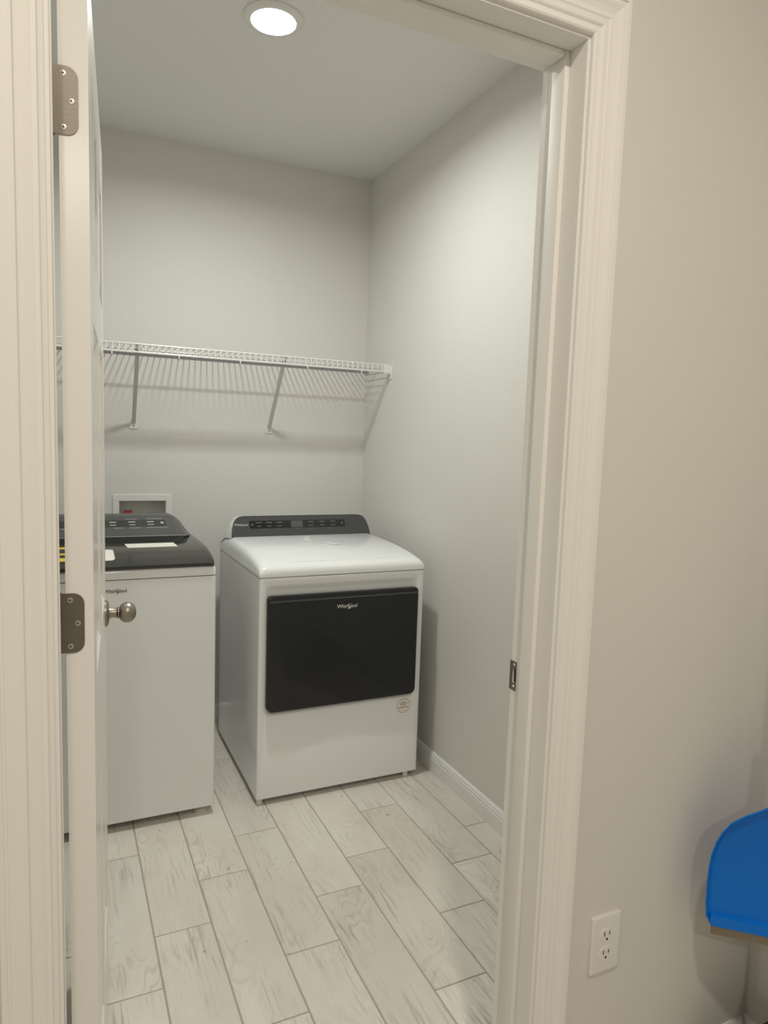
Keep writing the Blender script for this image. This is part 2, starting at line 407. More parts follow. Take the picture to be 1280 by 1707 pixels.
def hinge(zc):
    n = 6; out = rrect(HX1-HX0, HH, (.0155, .0006, .0006, .0155), n, (HX0+HX1)/2, zc)
    h = part('hinge', loft([[(x, -.0018, z) for x, z in out], [(x, .0001, z) for x, z in out]]), M['hinge'], DOOR, local=True)
    h['label'] = 'satin nickel butt hinge with rounded corners'
    kb = bmesh.new()
    lathe([(0, .0045), (.002, .0062), (HH-.002, .0062), (HH, .0045)], (HX0-.002, .0055, zc-HH/2), (0, 0, 1), 14, kb)
    part('knuckle', kb, M['nickel'], h, True, local=True)
    for sx, sz in ((-.0315, .0345), (-.0215, 0.0), (-.0315, -.0345)):
        sb = lathe([(0, .0042), (.0005, .0038), (.0007, .0026)], (sx, -.0018, zc+sz), (0, -1, 0), 14)
        so = part('screw', sb, M['screw'], h, True, local=True)
        cb = bmesh.new(); box(sx-.0018, sx+.0018, -.0029, -.0024, zc+sz-.0005, zc+sz+.0005, bm=cb); box(sx-.0005, sx+.0005, -.0029, -.0024, zc+sz-.0018, zc+sz+.0018, bm=cb)
        for f in cb.verts: pass
        bmesh.ops.delete(cb, geom=[], context='VERTS')
        sme = so.data
        bmx = bmesh.new(); bmx.from_mesh(sme); nf = len(bmx.faces); merge(bmx, cb)
        bmx.faces.ensure_lookup_table()
        for f in bmx.faces[nf:]: f.material_index = 1
        bmx.to_mesh(sme); bmx.free(); sme.materials.append(M['darkhole'])
for zc in (1.859, 1.137, 0.32): hinge(zc)
KY, KZ = DW-.062, 0.972
for s, x0 in ((1, 0.0), (-1, -DT)):
    kb = lathe([(0, .0325), (.003, .0325), (.0065, .030), (.009, .024), (.0095, .0135), (.019, .0115), (.026, .0118), (.030, .0155)], (x0, KY, KZ), (s, 0, 0), 32)
    ro = part('door_knob', kb, M['nickel'], DOOR, True, local=True)
    ro['label'] = 'round satin nickel door knob'
    prof = [(.030+.042*(1-math.cos(PI*k/14))/2, max(.0255*math.sin(PI*k/14)**0.85, .013 if k < 3 else 0)) for k in range(15)]
    part('knob_ball', lathe(prof, (x0, KY, KZ), (s, 0, 0), 32), M['nickel'], ro, True, local=True)
part('latch_plate', box(-DT/2-.0127, -DT/2+.0127, DW, DW+.0012, KZ-.0285, KZ+.0285, .0004, 1), M['nickel'], DOOR, local=True)

# ------------------------------------------------------------------ ceiling lamps, one an added fill
def disc_light(loc, label, lens, watts, col, spread=PI, r=0.072):
    t = thing('ceiling_light', loc, label, 'ceiling light')
    part('trim_ring', lathe([(0, r+.022), (-.004, r+.022), (-.009, r+.016), (-.0125, r+.002), (-.0125, r-.001), (-.009, r-.002), (-.001, r-.002)], loc, (0, 0, 1), 48), M['vinyl'], t, True)
    part('lens', lathe([(-.006, r-.002), (-.011, r-.002), (-.0125, r-.012), (-.013, .0001)], loc, (0, 0, 1), 48), lens, t, True)
    ld = bpy.data.lights.new('lamp', 'AREA'); ld.shape = 'DISK'; ld.size = 2*r-.01; ld.energy = watts; ld.color = col; ld.spread = spread
    lo = bpy.data.objects.new('lamp', ld); C.objects.link(lo); lo.parent = t; lo.location = (0, 0, -.0145)
    return t
disc_light((0.632, 2.275, ZC), 'round lit ceiling light glowing white in the laundry ceiling', M['lens_room'], ROOM_LAMP_W, ROOM_LAMP_C, math.radians(164))
disc_light((0.28, -0.10, ZC), 'round warm ceiling light in the hall ceiling outside the doorway', M['lens_hall'], HALL_LAMP_W, HALL_LAMP_C)
disc_light((-0.35, -1.75, ZC), 'added round warm fill light farther back in the hall ceiling', M['lens_hall'], REAR_FILL_W, REAR_FILL_C)  # unseen fill, added to even out the hall light

# ------------------------------------------------------------------ washer
WX0, WX1, WY0, WY1, WC = -0.178, 0.514, 2.505, 3.17, 0.168
WZ0, WZ1 = 0.036, 0.917
washer = thing('washing_machine', (WC, (WY0+WY1)/2, 0), 'white top-load washing machine with dark glass lid behind the open door', 'washing machine')
def cabinet(x0, x1, y0, y1, z0, z1, r, parent, m, name='cabinet'):
    n = 5; out = rrect(x1-x0, y1-y0, r, n, (x0+x1)/2, (y0+y1)/2)
    return part(name, loft([[(x, y, z0) for x, y in out], [(x, y, z1) for x, y in out]]), m, parent, True)
cabinet(WX0, WX1, WY0, WY1, WZ0, WZ1, .010, washer, M['enamel'])
part('seam', box(WX0+.003, WX1-.003, WY0+.003, WY1-.003, WZ1-.001, WZ1+.004), M['seam'], washer)
# rim under the lid (rounded upper edge)
rings = []
for dz, ins in ((0, 0), (.022, 0), (.030, .003), (.036, .009), (.038, .018)):
    rings.append([(x, y, WZ1+.003+dz) for x, y in rrect(WX1-WX0-2*ins, WY1-WY0-2*ins, .012, 5, (WX0+WX1)/2, (WY0+WY1)/2)])
part('top_rim', loft(rings), M['enamel'], washer, True)
# curved glass lid: profile over y, slightly narrower than the body
LP = [(2.4990, .9575), (2.4965, .9665), (2.515, .9735), (2.545, .9830), (2.590, .9930), (2.66, 1.0020), (2.76, 1.0060), (2.88, 1.0060), (3.02, 1.0045), (3.14, .998)]
def lid_z(y):
    for (a, za), (c, zc) in zip(LP[1:], LP[2:]):
        if a <= y <= c: return za+(zc-za)*(y-a)/(c-a)
    return LP[-1][1]
lid = bmesh.new(); U = [0, .004, .012, .03, .5, .97, .988, .996, 1]
LX0, LX1 = WX0+.006, WX1-.006
rt_ = []
for k, (y, z) in enumerate(LP):
    inset = .006 if k == 0 else (.003 if k == 1 else 0)
    row = []
    for u_ in U:
        e = min(u_, 1-u_); dz = -.004*max(0, 1-e/.03)**2
        row.append(lid.verts.new((LX0+inset+(LX1-LX0-2*inset)*u_, y, z+dz)))
    rt_.append(row)
low = [[lid.verts.new((v.co.x, max(v.co.y, 2.502), .9545)) for v in row] for row in rt_]
nu = len(U)
for k in range(len(LP)-1):
    for q in range(nu-1):
        lid.faces.new((rt_[k][q], rt_[k][q+1], rt_[k+1][q+1], rt_[k+1][q])); lid.faces.new((low[k][q], low[k+1][q], low[k+1][q+1], low[k][q+1]))
    lid.faces.new((rt_[k][0], rt_[k+1][0], low[k+1][0], low[k][0])); lid.faces.new((rt_[k][-1], low[k][-1], low[k+1][-1], rt_[k+1][-1]))
for q in range(nu-1):
    lid.faces.new((rt_[0][q], low[0][q], low[0][q+1], rt_[0][q+1])); lid.faces.new((rt_[-1][q], rt_[-1][q+1], low[-1][q+1], low[-1][q]))
lido = part('lid', lid, M['glasslid'], washer, True, angle=50)
lido['label'] = 'dark smoked glass lid'
# console standing on the rear of the lid
H0 = [(0, 2.765, 1.000), (.225, 2.765, 1.000), (.262, 2.790, .999), (.318, 2.945, .995), (.333, 3.03, .990), (.336, 3.165, .960)]
H1 = [(0, 2.800, 1.027), (.255, 2.800, 1.027), (.290, 2.822, 1.023), (.328, 2.950, 1.003), (.337, 3.03, .998), (.339, 3.165, .968)]
H2 = [(0, 2.985, 1.081), (.250, 2.985, 1.081), (.268, 2.990, 1.077), (.284, 3.005, 1.066), (.298, 3.05, 1.055), (.305, 3.165, 1.02)]
H3 = [(0, 3.005, 1.086), (.245, 3.005, 1.086), (.262, 3.012, 1.083), (.277, 3.028, 1.073), (.290, 3.06, 1.062), (.297, 3.165, 1.03)]
H4 = [(0, 3.06, 1.088), (.240, 3.06, 1.088), (.255, 3.062, 1.085), (.268, 3.068, 1.078), (.278, 3.08, 1.068), (.285, 3.165, 1.04)]
def full(h): return [(WC+x, y, z) for x, y, z in h]+[(WC-x, y, z) for x, y, z in reversed(h[1:])]
con = part('console', loft([full(h) for h in (H1, H2, H3, H4)]), M['console'], washer, True, angle=28)
con['label'] = 'charcoal control console'
part('console_lip', loft([full(h) for h in (H0, [(x*.995, y+.002, z-.0005) for x, y, z in H1])]), M['strip'], con, True, angle=28)
part('console_edge_highlight', tube([(WC-.29, 2.8225, 1.0228), (WC-.255, 2.8003, 1.0268), (WC+.255, 2.8003, 1.0268), (WC+.29, 2.8225, 1.0228)], .0010, 6), M['print'], con, True)  # pale tube painted in as the highlight along this edge
# touch strip on the sloping console face
fA, fB = Vector((0, 2.800, 1.027)), Vector((0, 2.985, 1.081)); fd = (fB-fA); fn = Vector((0, -fd.z, fd.y)).normalized()
def on_face(x, t_, h=0.0): p = fA+fd*t_+fn*h; return (x, p.y, p.z)
def face_quad(x0, x1, t0, t1, h, bm=None):
    bm = bm or bmesh.new()
    lo = [on_face(x0, t0, 0.0), on_face(x1, t0, 0.0), on_face(x1, t1, 0.0), on_face(x0, t1, 0.0)]
    hi = [on_face(x0, t0, h), on_face(x1, t0, h), on_face(x1, t1, h), on_face(x0, t1, h)]
    return loft([lo, hi], bm=bm)
stripw = part('touch_strip', face_quad(WC-.225, .392, .50, .82, .0006), M['strip'], con)
b = bmesh.new()
for x in (-.03, .03, .09, .19, .262, .333):
    face_quad(x-.013, x+.013, .70, .74, .0009, b); face_quad(x-.012, x+.012, .56, .59, .0009, b)
face_quad(.372, .384, .62, .70, .0009, b)
for x0, x1 in ((.0, .05), (.10, .14), (.19, .225), (.25, .29), (.315, .392)): face_quad(x0, x1, .41, .425, .0007, b)
for x0, x1 in ((.24, .285), (.32, .385)): face_quad(x0, x1, .87, .885, .0007, b)
part('printed_marks', b, M['print'], con)['kind'] = 'stuff'
def swoosh(c, ax_u, ax_v, a, b_, tilt, r, bm):
    pts = []
    for k in range(29):
        t_ = math.radians(-160+k*300/28); x, y = a*math.cos(t_), b_*math.sin(t_)
        xr, yr = x*math.cos(tilt)-y*math.sin(tilt), x*math.sin(tilt)+y*math.cos(tilt)
        pts.append(Vector(c)+Vector(ax_u)*xr+Vector(ax_v)*yr)
    tube(pts, [r*(.35+.65*math.sin(PI*k/28)) for k in range(29)], 5, bm)
# name on the front of the washer: reads along +x on a face looking to -y
FX = lambda x, y, z: Matrix.Translation((x, y, z)) @ Matrix.Rotation(PI/2, 4, 'X')
b = text_mesh('Whirlpool', .0178, FX(WC+.002, WY0-.0004, .880), None, '', None)
swoosh((WC+.008, WY0-.0006, .880), (1, 0, 0), (0, 0, 1), .011, .007, .4, .0005, b)
part('lettering', b, M['darkprint'], washer)
# feet
for fx in (WX0+.05, WX1-.045):
    for fy in (WY0+.045, WY1-.05):
        part('foot', lathe([(0, .022), (.011, .023), (.014, .018), (.015, .009), (WZ0+.001, .009)], (fx, fy, 0), (0, 0, 1), 16), M['rubber'], washer, True)
# stickers lying on the lid
def sticker(name, x0, x1, y0, y1, m, label, r=.004, skew=0.0, parent=None, hh=.0006):
    b = bmesh.new(); n = 7; rowsT = []; rowsB = []
    for k in range(n):
        f = k/(n-1); y = y0+(y1-y0)*f
        ins = r if k in (0, n-1) else 0
        if k in (1, n-2): y = (y0+r if k == 1 else y1-r)
        xa, xb = x0+ins+skew*f, x1-ins+skew*f
        z = lid_z(y)+.0004
        rowsT.append((b.verts.new((xa, y, z+hh)), b.verts.new((xb, y, z+hh)))); rowsB.append((b.verts.new((xa, y, z)), b.verts.new((xb, y, z))))
    for k in range(n-1):
        b.faces.new((rowsT[k][0], rowsT[k][1], rowsT[k+1][1], rowsT[k+1][0])); b.faces.new((rowsB[k][0], rowsB[k+1][0], rowsB[k+1][1], rowsB[k][1]))
        b.faces.new((rowsT[k][0], rowsT[k+1][0], rowsB[k+1][0], rowsB[k][0])); b.faces.new((rowsT[k][1], rowsB[k][1], rowsB[k+1][1], rowsT[k+1][1]))
    b.faces.new((rowsT[0][0], rowsB[0][0], rowsB[0][1], rowsT[0][1])); b.faces.new((rowsT[-1][0], rowsT[-1][1], rowsB[-1][1], rowsB[-1][0]))
    o = part(name, b, m, parent)
    if label: o['label'] = label
    return o
sticker('label', .226, .404, 2.672, 2.748, M['paper'], 'white paper strip label on the lid', .002, -.008, lido)
sticker('label', .075, .172, 2.540, 2.655, M['paper'], 'cream rounded tag on the lid', .010, .0, lido)
yl = sticker('label', -.09, .062, 2.535, 2.72, M['blackink'], 'yellow and black label on the lid', .003, 0, lido)
sticker('label_band', -.09, .062, 2.685, 2.72, M['yellow'], None, .001, 0, lido, .0009)
sticker('label_band', -.09, .062, 2.605, 2.625, M['yellow'], None, .001, 0, lido, .0009)
sticker('label_band', -.09, .062, 2.545, 2.575, M['yellow'], None, .001, 0, lido, .0009)

# ------------------------------------------------------------------ dryer
DX0, DX1, DY0, DY1, DCX = 0.672, 1.372, 2.492, 3.20, 1.022
DZ0, DZ1 = 0.027, 0.897
dryer = thing('clothes_dryer', (DCX, (DY0+DY1)/2, 0), 'white clothes dryer with wide black front door beside the washer', 'dryer')
# cabinet shell with a rounded-rectangle opening in the front (the door pan)
PXA, PXB, PZA, PZB = .694, 1.346, .352, .872       # pressed pan around the door
cab = bmesh.new()
out = rrect(DX1-DX0, DY1-DY0, .009, 4, DCX, (DY0+DY1)/2)
Vb = [cab.verts.new((x, y, DZ0)) for x, y in out]; Vt = [cab.verts.new((x, y, DZ1)) for x, y in out]
n = len(out)
for k in range(n):
    a, c = out[k], out[(k+1) % n]
    if abs(a[1]-DY0) < 1e-6 and abs(c[1]-DY0) < 1e-6 and abs(a[0]-c[0]) > .1: fk = k; continue
    cab.faces.new((Vb[k], Vb[(k+1) % n], Vt[(k+1) % n], Vt[k]))
cab.faces.new(Vb[::-1]); cab.faces.new(Vt)
# front: outer rectangle to pan outline
pan = [(x, z) for x, z in rrect(PXB-PXA, PZB-PZA, (.030, .030, .020, .020), 6, (PXA+PXB)/2, (PZA+PZB)/2)]
def front_ring(depth, grow):
    return [cab.verts.new((x, DY0+depth, z)) for x, z in rrect(PXB-PXA+2*grow, PZB-PZA+2*grow, (.030+grow, .030+grow, .02+grow, .02+grow), 6, (PXA+PXB)/2, (PZA+PZB)/2)]
r0 = front_ring(0, 0); r1 = front_ring(.004, -.008); r2 = front_ring(.0115, -.020); r3 = front_ring(.0125, -.030)
m_ = len(pan)
for A, B in ((r0, r1), (r1, r2), (r2, r3)):
    for k in range(m_): cab.faces.new((A[k], A[(k+1) % m_], B[(k+1) % m_], B[k]))
cab.faces.new(r3)
k2 = (fk+1) % n
corners = [Vt[fk], Vt[k2], Vb[k2], Vb[fk]]
corners.sort(key=lambda v: (v.co.z < .5, -v.co.x if v.co.z > .5 else v.co.x))      # tr, tl, bl, br
q = m_//4
for ci in range(4):
    seg = r0[ci*q:(ci+1)*q]
    for k in range(len(seg)-1): cab.faces.new((corners[ci], seg[k], seg[k+1]))
    nx = r0[((ci+1)*q) % m_]
    cab.faces.new((corners[ci], seg[-1], nx, corners[(ci+1) % 4]))
part('cabinet', cab, M['enamel'], dryer, True, angle=40)
part('seam', box(DX0+.003, DX1-.003, DY0+.003, DY1-.003, DZ1-.001, DZ1+.004), M['seam'], dryer)
# domed worktop
TP = [(2.4925, .900), (2.4915, .915), (2.494, .927), (2.501, .936), (2.515, .9425), (2.545, .9495), (2.60, .9585), (2.68, .967), (2.78, .9735), (2.90, .977), (3.03, .9785), (3.12, .972), (3.20, .940)]
b = bmesh.new(); U = [0, .003, .010, .022, .04, .5, .96, .978, .99, .997, 1]
rows = []
for y, z in TP:
    row = []
    for u_ in U:
        e = min(u_, 1-u_)*0.7; f = max(0, 1-e/.028); dz = -(z-.900)*.55*(1-math.sqrt(max(0, 1-f*f)))
        row.append(b.verts.new((DX0+(DX1-DX0)*u_, y, z+dz)))
    rows.append(row)
lowr = [[b.verts.new((v.co.x, max(v.co.y, DY0), .900)) for v in row] for row in (rows[0], rows[-1])]
for k in range(len(TP)-1):
    for j in range(len(U)-1): b.faces.new((rows[k][j], rows[k][j+1], rows[k+1][j+1], rows[k+1][j]))
b.faces.new([r[0] for r in rows]+[lowr[1][0]]); b.faces.new([r[-1] for r in rows][::-1]+[lowr[1][-1]])
for j in range(len(U)-1): b.faces.new((rows[-1][j], rows[-1][j+1], lowr[1][j+1], lowr[1][j]))
b.faces.new([rows[0][j] for j in range(len(U))]+[lowr[1][j] for j in range(len(U)-1, -1, -1)])
bmesh.ops.remove_doubles(b, verts=b.verts, dist=1e-5)
top = part('worktop', b, M['enamel'], dryer, True, angle=40)
top['label'] = 'domed white enamel top'
def top_z(y):
    for (a, za), (c, zc) in zip(TP[2:], TP[3:]):
        if a <= y <= c: return za+(zc-za)*(y-a)/(c-a)
    return .97
part('crease', box(DCX-.24, DCX+.25, 2.535, 2.5375, top_z(2.535)-.002, top_z(2.536)+.0012, .0005, 1), M['enamel'], top)
# console: white housing and charcoal fascia leaning back
A = [(-.336, .973), (-.331, 1.010), (-.322, 1.040), (-.312, 1.055), (-.296, 1.065), (-.275, 1.068)]
prof = A+[(-x, z) for x, z in reversed(A)]
def lean(z): return 3.022+(z-.973)*.42
face = [(DCX+x, lean(z), z) for x, z in prof]
hous = [[(DCX+x*1.0, lean(z)+.004, z) for x, z in prof], [(DCX+x*1.018, lean(z)+.02, .973+(z-.973)*1.0) for x, z in prof],
        [(DCX+x*1.03, 3.11+(z-.973)*.1, .965+(z-.973)*.80) for x, z in prof], [(DCX+x*1.04, 3.198, .930+(z-.973)*.62) for x, z in prof]]
part('console', loft(hous), M['enamel'], dryer, True, angle=40)
fas = part('fascia', loft([[(x, y, z) for x, y, z in face], [(x, y+.006, z) for x, y, z in face]]), M['console'], dryer)
fas['label'] = 'charcoal control fascia'
def dq(x0, x1, z0, z1, h, bm=None):
    P_ = lambda x, z, o: (x, lean(z)-o, z)
    return loft([[P_(x0, z0, -.001), P_(x1, z0, -.001), P_(x1, z1, -.001), P_(x0, z1, -.001)], [P_(x0, z0, h), P_(x1, z0, h), P_(x1, z1, h), P_(x0, z1, h)]], bm=bm or bmesh.new())
part('touch_strip', dq(.772, 1.233, 1.013, 1.046, .0006), M['strip'], fas)
part('display', dq(.966, 1.022, 1.0155, 1.044, .0010), M['screen'], fas)
b = bmesh.new()
for x in (.815, .861, .910): dq(x-.014, x+.014, 1.0365, 1.0395, .0012, b); dq(x-.010, x+.010, 1.0215, 1.024, .0012, b)
for x in (1.062, 1.118, 1.172): dq(x-.013, x+.013, 1.0365, 1.0395, .0012, b); dq(x-.010, x+.010, 1.0215, 1.024, .0012, b)
dq(.781, .787, 1.026, 1.034, .0012, b); dq(1.214, 1.220, 1.026, 1.034, .0012, b)
for x in (.835, .90, 1.0, 1.06, 1.15): dq(x-.012, x+.012, 1.0070, 1.0085, .0008, b)
part('printed_marks', b, M['dimprint'], fas)['kind'] = 'stuff'
tl = math.atan(.42)
b = text_mesh('Whirlpool', .0145, Matrix.Translation((.733, lean(1.030)-.0006, 1.030)) @ Matrix.Rotation(PI/2-tl, 4, 'X'), None, '', None)
part('lettering', b, M['chrome'], fas)
# door: black glass slab with a sloped grip band across the top
dx0, dx1, dz0, dz1 = .702, 1.341, .3745, .829
orad = (.016, .016, .026, .026)
def droll(ins, dep): return [(x, DY0+dep, z) for x, z in rrect(dx1-dx0-2*ins, dz1-dz0-2*ins, tuple(max(.004, r-ins) for r in orad), 6, (dx0+dx1)/2, (dz0+dz1)/2)]
drings = [droll(.002, .014), droll(0, .008), droll(0, -.012), droll(.002, -.0155), droll(.006, -.0175)]
dd = part('door', loft(drings), M['blackdoor'], dryer, True, angle=30)
dd['label'] = 'wide black glossy dryer door'
part('grip_band', loft([[(dx0+.006, DY0-.0172, .806), (dx1-.006, DY0-.0172, .806), (dx1-.006, DY0-.0172, .8225), (dx0+.006, DY0-.0172, .8225)],
     [(dx0+.006, DY0-.0182, .806), (dx1-.006, DY0-.0182, .806), (dx1-.008, DY0-.0160, .8232), (dx0+.008, DY0-.0160, .8232)]]), M['console'], dd)
b = text_mesh('Whirlpool', .0205, FX(1.022, DY0-.0179, .773), None, '', None)
swoosh((1.030, DY0-.0184, .772), (1, 0, 0), (0, 0, 1), .013, .0085, .5, .0006, b)
part('lettering', b, M['chrome'], dd)
# round sticker low on the front
sc_ = (1.297, DY0, .3215)
st = part('sticker', lathe([(0, .0315), (.0005, .0315)], sc_, (0, -1, 0), 32), M['paper'], dryer)
st['label'] = 'round printed sticker on the front'
b = bmesh.new()
ro_, ri_ = .0312, .0292; N_ = 32
V0 = [b.verts.new((sc_[0]+ro_*math.cos(2*PI*k/N_), DY0-.0008, sc_[2]+ro_*math.sin(2*PI*k/N_))) for k in range(N_)]
V1 = [b.verts.new((sc_[0]+ri_*math.cos(2*PI*k/N_), DY0-.0008, sc_[2]+ri_*math.sin(2*PI*k/N_))) for k in range(N_)]
for k in range(N_): b.faces.new((V0[k], V0[(k+1) % N_], V1[(k+1) % N_], V1[k]))
def bars(z, spans, hgt):
    for s0, s1 in spans: box(sc_[0]+s0, sc_[0]+s1, DY0-.0008, DY0-.0005, sc_[2]+z, sc_[2]+z+hgt, bm=b)
bars(.0135, ((-.011, -.002), (.001, .011)), .003); bars(.0075, ((-.017, -.010), (-.008, .004), (.006, .016)), .003)
bars(.0015, ((-.014, -.004), (-.002, .012)), .003); bars(-.009, ((-.021, -.012), (-.010, .000), (.002, .010), (.012, .020)), .0042)
part('sticker_print', b, M['redink'], st)['kind'] = 'stuff'
for fx in (DX0+.017, DX1-.047):
    for fy in (DY0+.020, DY1-.05):
        part('foot', lathe([(0, .0125), (.004, .0135), (.006, .0115), (DZ0+.001, .0125)], (fx, fy, 0), (0, 0, 1), 16), M['rubber'], dryer, True)
# loose curls of clear packing tape left on the top
def tape(name, c, pts, wd, label):
    b = bmesh.new(); rows = []
    for (dx, dy, dz) in pts:
        y = c[1]+dy; z = top_z(y)+.0006+dz
        rows.append((b.verts.new((c[0]+dx-wd/2, y, z)), b.verts.new((c[0]+dx+wd/2, y+.004, z+.001))))
    for a, d in zip(rows, rows[1:]): b.faces.new((a[0], a[1], d[1], d[0]))
    ret = bmesh.ops.extrude_face_region(b, geom=b.faces[:])
    bmesh.ops.translate(b, verts=[v for v in ret['geom'] if isinstance(v, bmesh.types.BMVert)], vec=(0, 0, .0004))
    tag(part(name, b, M['tape'], None, True), label, 'tape')
tape('tape_scrap', (0.985, 2.86, 0), [(0, -.03, 0), (.004, -.015, .001), (.002, 0, .003), (-.003, .01, .009), (-.004, .012, .016), (0, .006, .020)], .028, 'small curled scrap of clear tape nearer the dryer console')
tape('tape_scrap', (1.062, 2.765, 0), [(-.030, .035, .0), (-.018, .022, .006), (-.006, .010, .001), (.006, 0, .005), (.016, -.012, .001), (.026, -.022, .004)], .030, 'crinkled scrap of clear tape lying right of centre on the dryer top')

# ------------------------------------------------------------------ washer valve box in the back wall
vb = thing('washer_outlet_box', ((BX0+BX1)/2, YB, BZ0-.03), 'white framed recessed washer valve box in the back wall', 'outlet box')
b = bmesh.new()
FX0, FX1, FZ0, FZ1 = .219, .481, .93, 1.140
t_ = .006
for a in ((FX0, BX0+.002, FZ0, FZ1), (BX1-.002, FX1, FZ0, FZ1), (BX0+.002, BX1-.002, FZ0, BZ0+.002), (BX0+.002, BX1-.002, BZ1-.002, FZ1)): box(a[0], a[1], YB-t_, YB, a[2], a[3], .0012, 1, bm=b)
part('frame', b, M['vinyl'], vb)
b = bmesh.new()
box(BX0, BX1, YB+.085, YB+.09, BZ0, BZ1, bm=b); box(BX0, BX0+.003, YB, YB+.085, BZ0, BZ1, bm=b); box(BX1-.003, BX1, YB, YB+.085, BZ0, BZ1, bm=b)
box(BX0, BX1, YB, YB+.085, BZ1-.003, BZ1, bm=b); box(BX0, BX1, YB, YB+.085, BZ0, BZ0+.003, bm=b)
part('recess', b, M['boxin'], vb)
for vx, vm, vz in ((.290, 'red', .0735), (.410, 'blue', .060)):
    vv = part('valve', tube([(vx, YB+.05, BZ0+.003), (vx, YB+.05, BZ0+vz)], .009, 12), M['nickel'], vb, True)
    part('valve_handle', box(vx-.019, vx+.019, YB+.030, YB+.052, BZ0+vz, BZ0+vz+.023, .004), M[vm], vv, True)

# ------------------------------------------------------------------ wire shelf
SZT, SF, SBK = 1.789, 3.068, 3.374       # deck height, front rod, back rod
SXA, SXB = XL+.012, XR-.016
sh = thing('wire_shelf', ((SXA+SXB)/2, (SF+SBK)/2, SZT-.04), 'white wire shelf spanning the back wall above the machines', 'shelf')
wr = .0021
RZ = {'front_rod': [(SF, SZT, .0033), (SF-.001, SZT-.033, .0038)], 'middle_rod': [(3.228, SZT-.004, .0030)], 'back_rod': [(SBK-.004, SZT-.004, .0030)]}
for nme, lst in RZ.items():
    for y, z, r in lst: part(nme, tube([(SXA, y, z), (SXB, y, z)], r, 8), M['wire'], sh, True)
part('front_rod', tube([(SXA, SF+.0005, SZT-.015), (SXB, SF+.0005, SZT-.015)], .0016, 6), M['wire'], sh, True)
hang = part('hanging_rod', tube([(SXA, SF+.007, SZT-.0425), (1.345, SF+.007, SZT-.0425)], .0052, 10), M['rod'], sh, True)
pitch = .0258; nw = int((SXB-SXA-.01)/pitch)
w0 = None
for k in range(nw+1):
    x = SXB-.006-k*pitch
    if w0 is None:
        w0 = part('wire', tube([(x, SBK, SZT), (x, SF+.006, SZT), (x, SF-.001, SZT-.003), (x, SF-.0035, SZT-.010), (x, SF-.0035, SZT-.035)], wr, 6), M['wire'], sh, True); x00 = x
    else:
        o = w0.copy(); C.objects.link(o); o.parent = sh; o.location.x += x-x00
for x in (0.20, .465, .726, 1.036, 1.305, -.06):
    part('rod_clip', tube([(x, SF-.004, SZT-.034), (x, SF-.0045, SZT-.046), (x, SF+.003, SZT-.052), (x, SF+.011, SZT-.049)], .0032, 8), M['wire'], sh, True)
for bx, tx in ((.311, .301), (.946, .931), (-.245, -.245)):
    T_ = Vector((tx, SF+.004, SZT-.002)); B_ = Vector((bx, YB-.010, 1.474)); d = (B_-T_).normalized()
    sd = Vector((1, 0, 0)); nn = d.cross(sd).normalized()
    w2, th = .0085, .0045
    def ring(p, s=1.0): return [p+sd*w2*s+nn*th, p-sd*w2*s+nn*th, p-sd*w2*s-nn*th, p+sd*w2*s-nn*th]
    br = part('brace', loft([ring(T_+Vector((0, -.006, .004))), ring(T_+(B_-T_)*.04), ring(B_-d*.02), ring(B_, 1.1)]), M['brace'], sh)
    br['label'] = 'sloping flat support brace'
    ft = part('brace_foot', loft([[(bx-.0165, YB-.005, 1.443), (bx+.0165, YB-.005, 1.443), (bx+.017, YB-.005, 1.468), (bx+.010, YB-.007, 1.490), (bx-.010, YB-.007, 1.490), (bx-.017, YB-.005, 1.468)],
                                  [(bx-.0175, YB, 1.442), (bx+.0175, YB, 1.442), (bx+.018, YB, 1.469), (bx+.011, YB, 1.491), (bx-.011, YB, 1.491), (bx-.018, YB, 1.469)]]), M['vinyl'], br)
    part('screw', lathe([(0, .0035), (.0012, .003)], (bx+.001, YB-.005, 1.4555), (0, -1, 0), 12), M['seam'], br)
for xw, s in ((XR, -1), (XL, 1)):          # end brackets on the side walls
    eb = bmesh.new()
    box(min(xw, xw+s*.005), max(xw, xw+s*.005), SF-.014, SF+.018, SZT-.066, SZT+.013, .0015, 1, bm=eb)
    box(min(xw, xw+s*.042), max(xw, xw+s*.042), SF-.0075, SF-.0035, SZT-.039, SZT+.003, .001, 1, bm=eb)
    box(min(xw, xw+s*.040), max(xw, xw+s*.040), SF-.006, SF+.012, SZT-.044, SZT-.040, .001, 1, bm=eb)
    e_ = part('end_bracket', eb, M['vinyl'], sh)
    part('screw', lathe([(0, .003), (.001, .0026)], (xw+s*.005, SF-.006, SZT+.005), (s, 0, 0), 10), M['seam'], e_)
    # diagonal rod from the bracket back down the side wall
    part('side_clip', box(min(xw, xw+s*.010), max(xw, xw+s*.010), YB-.03, YB-.0005, SZT-.012, SZT+.004, .001, 1), M['vinyl'], sh)

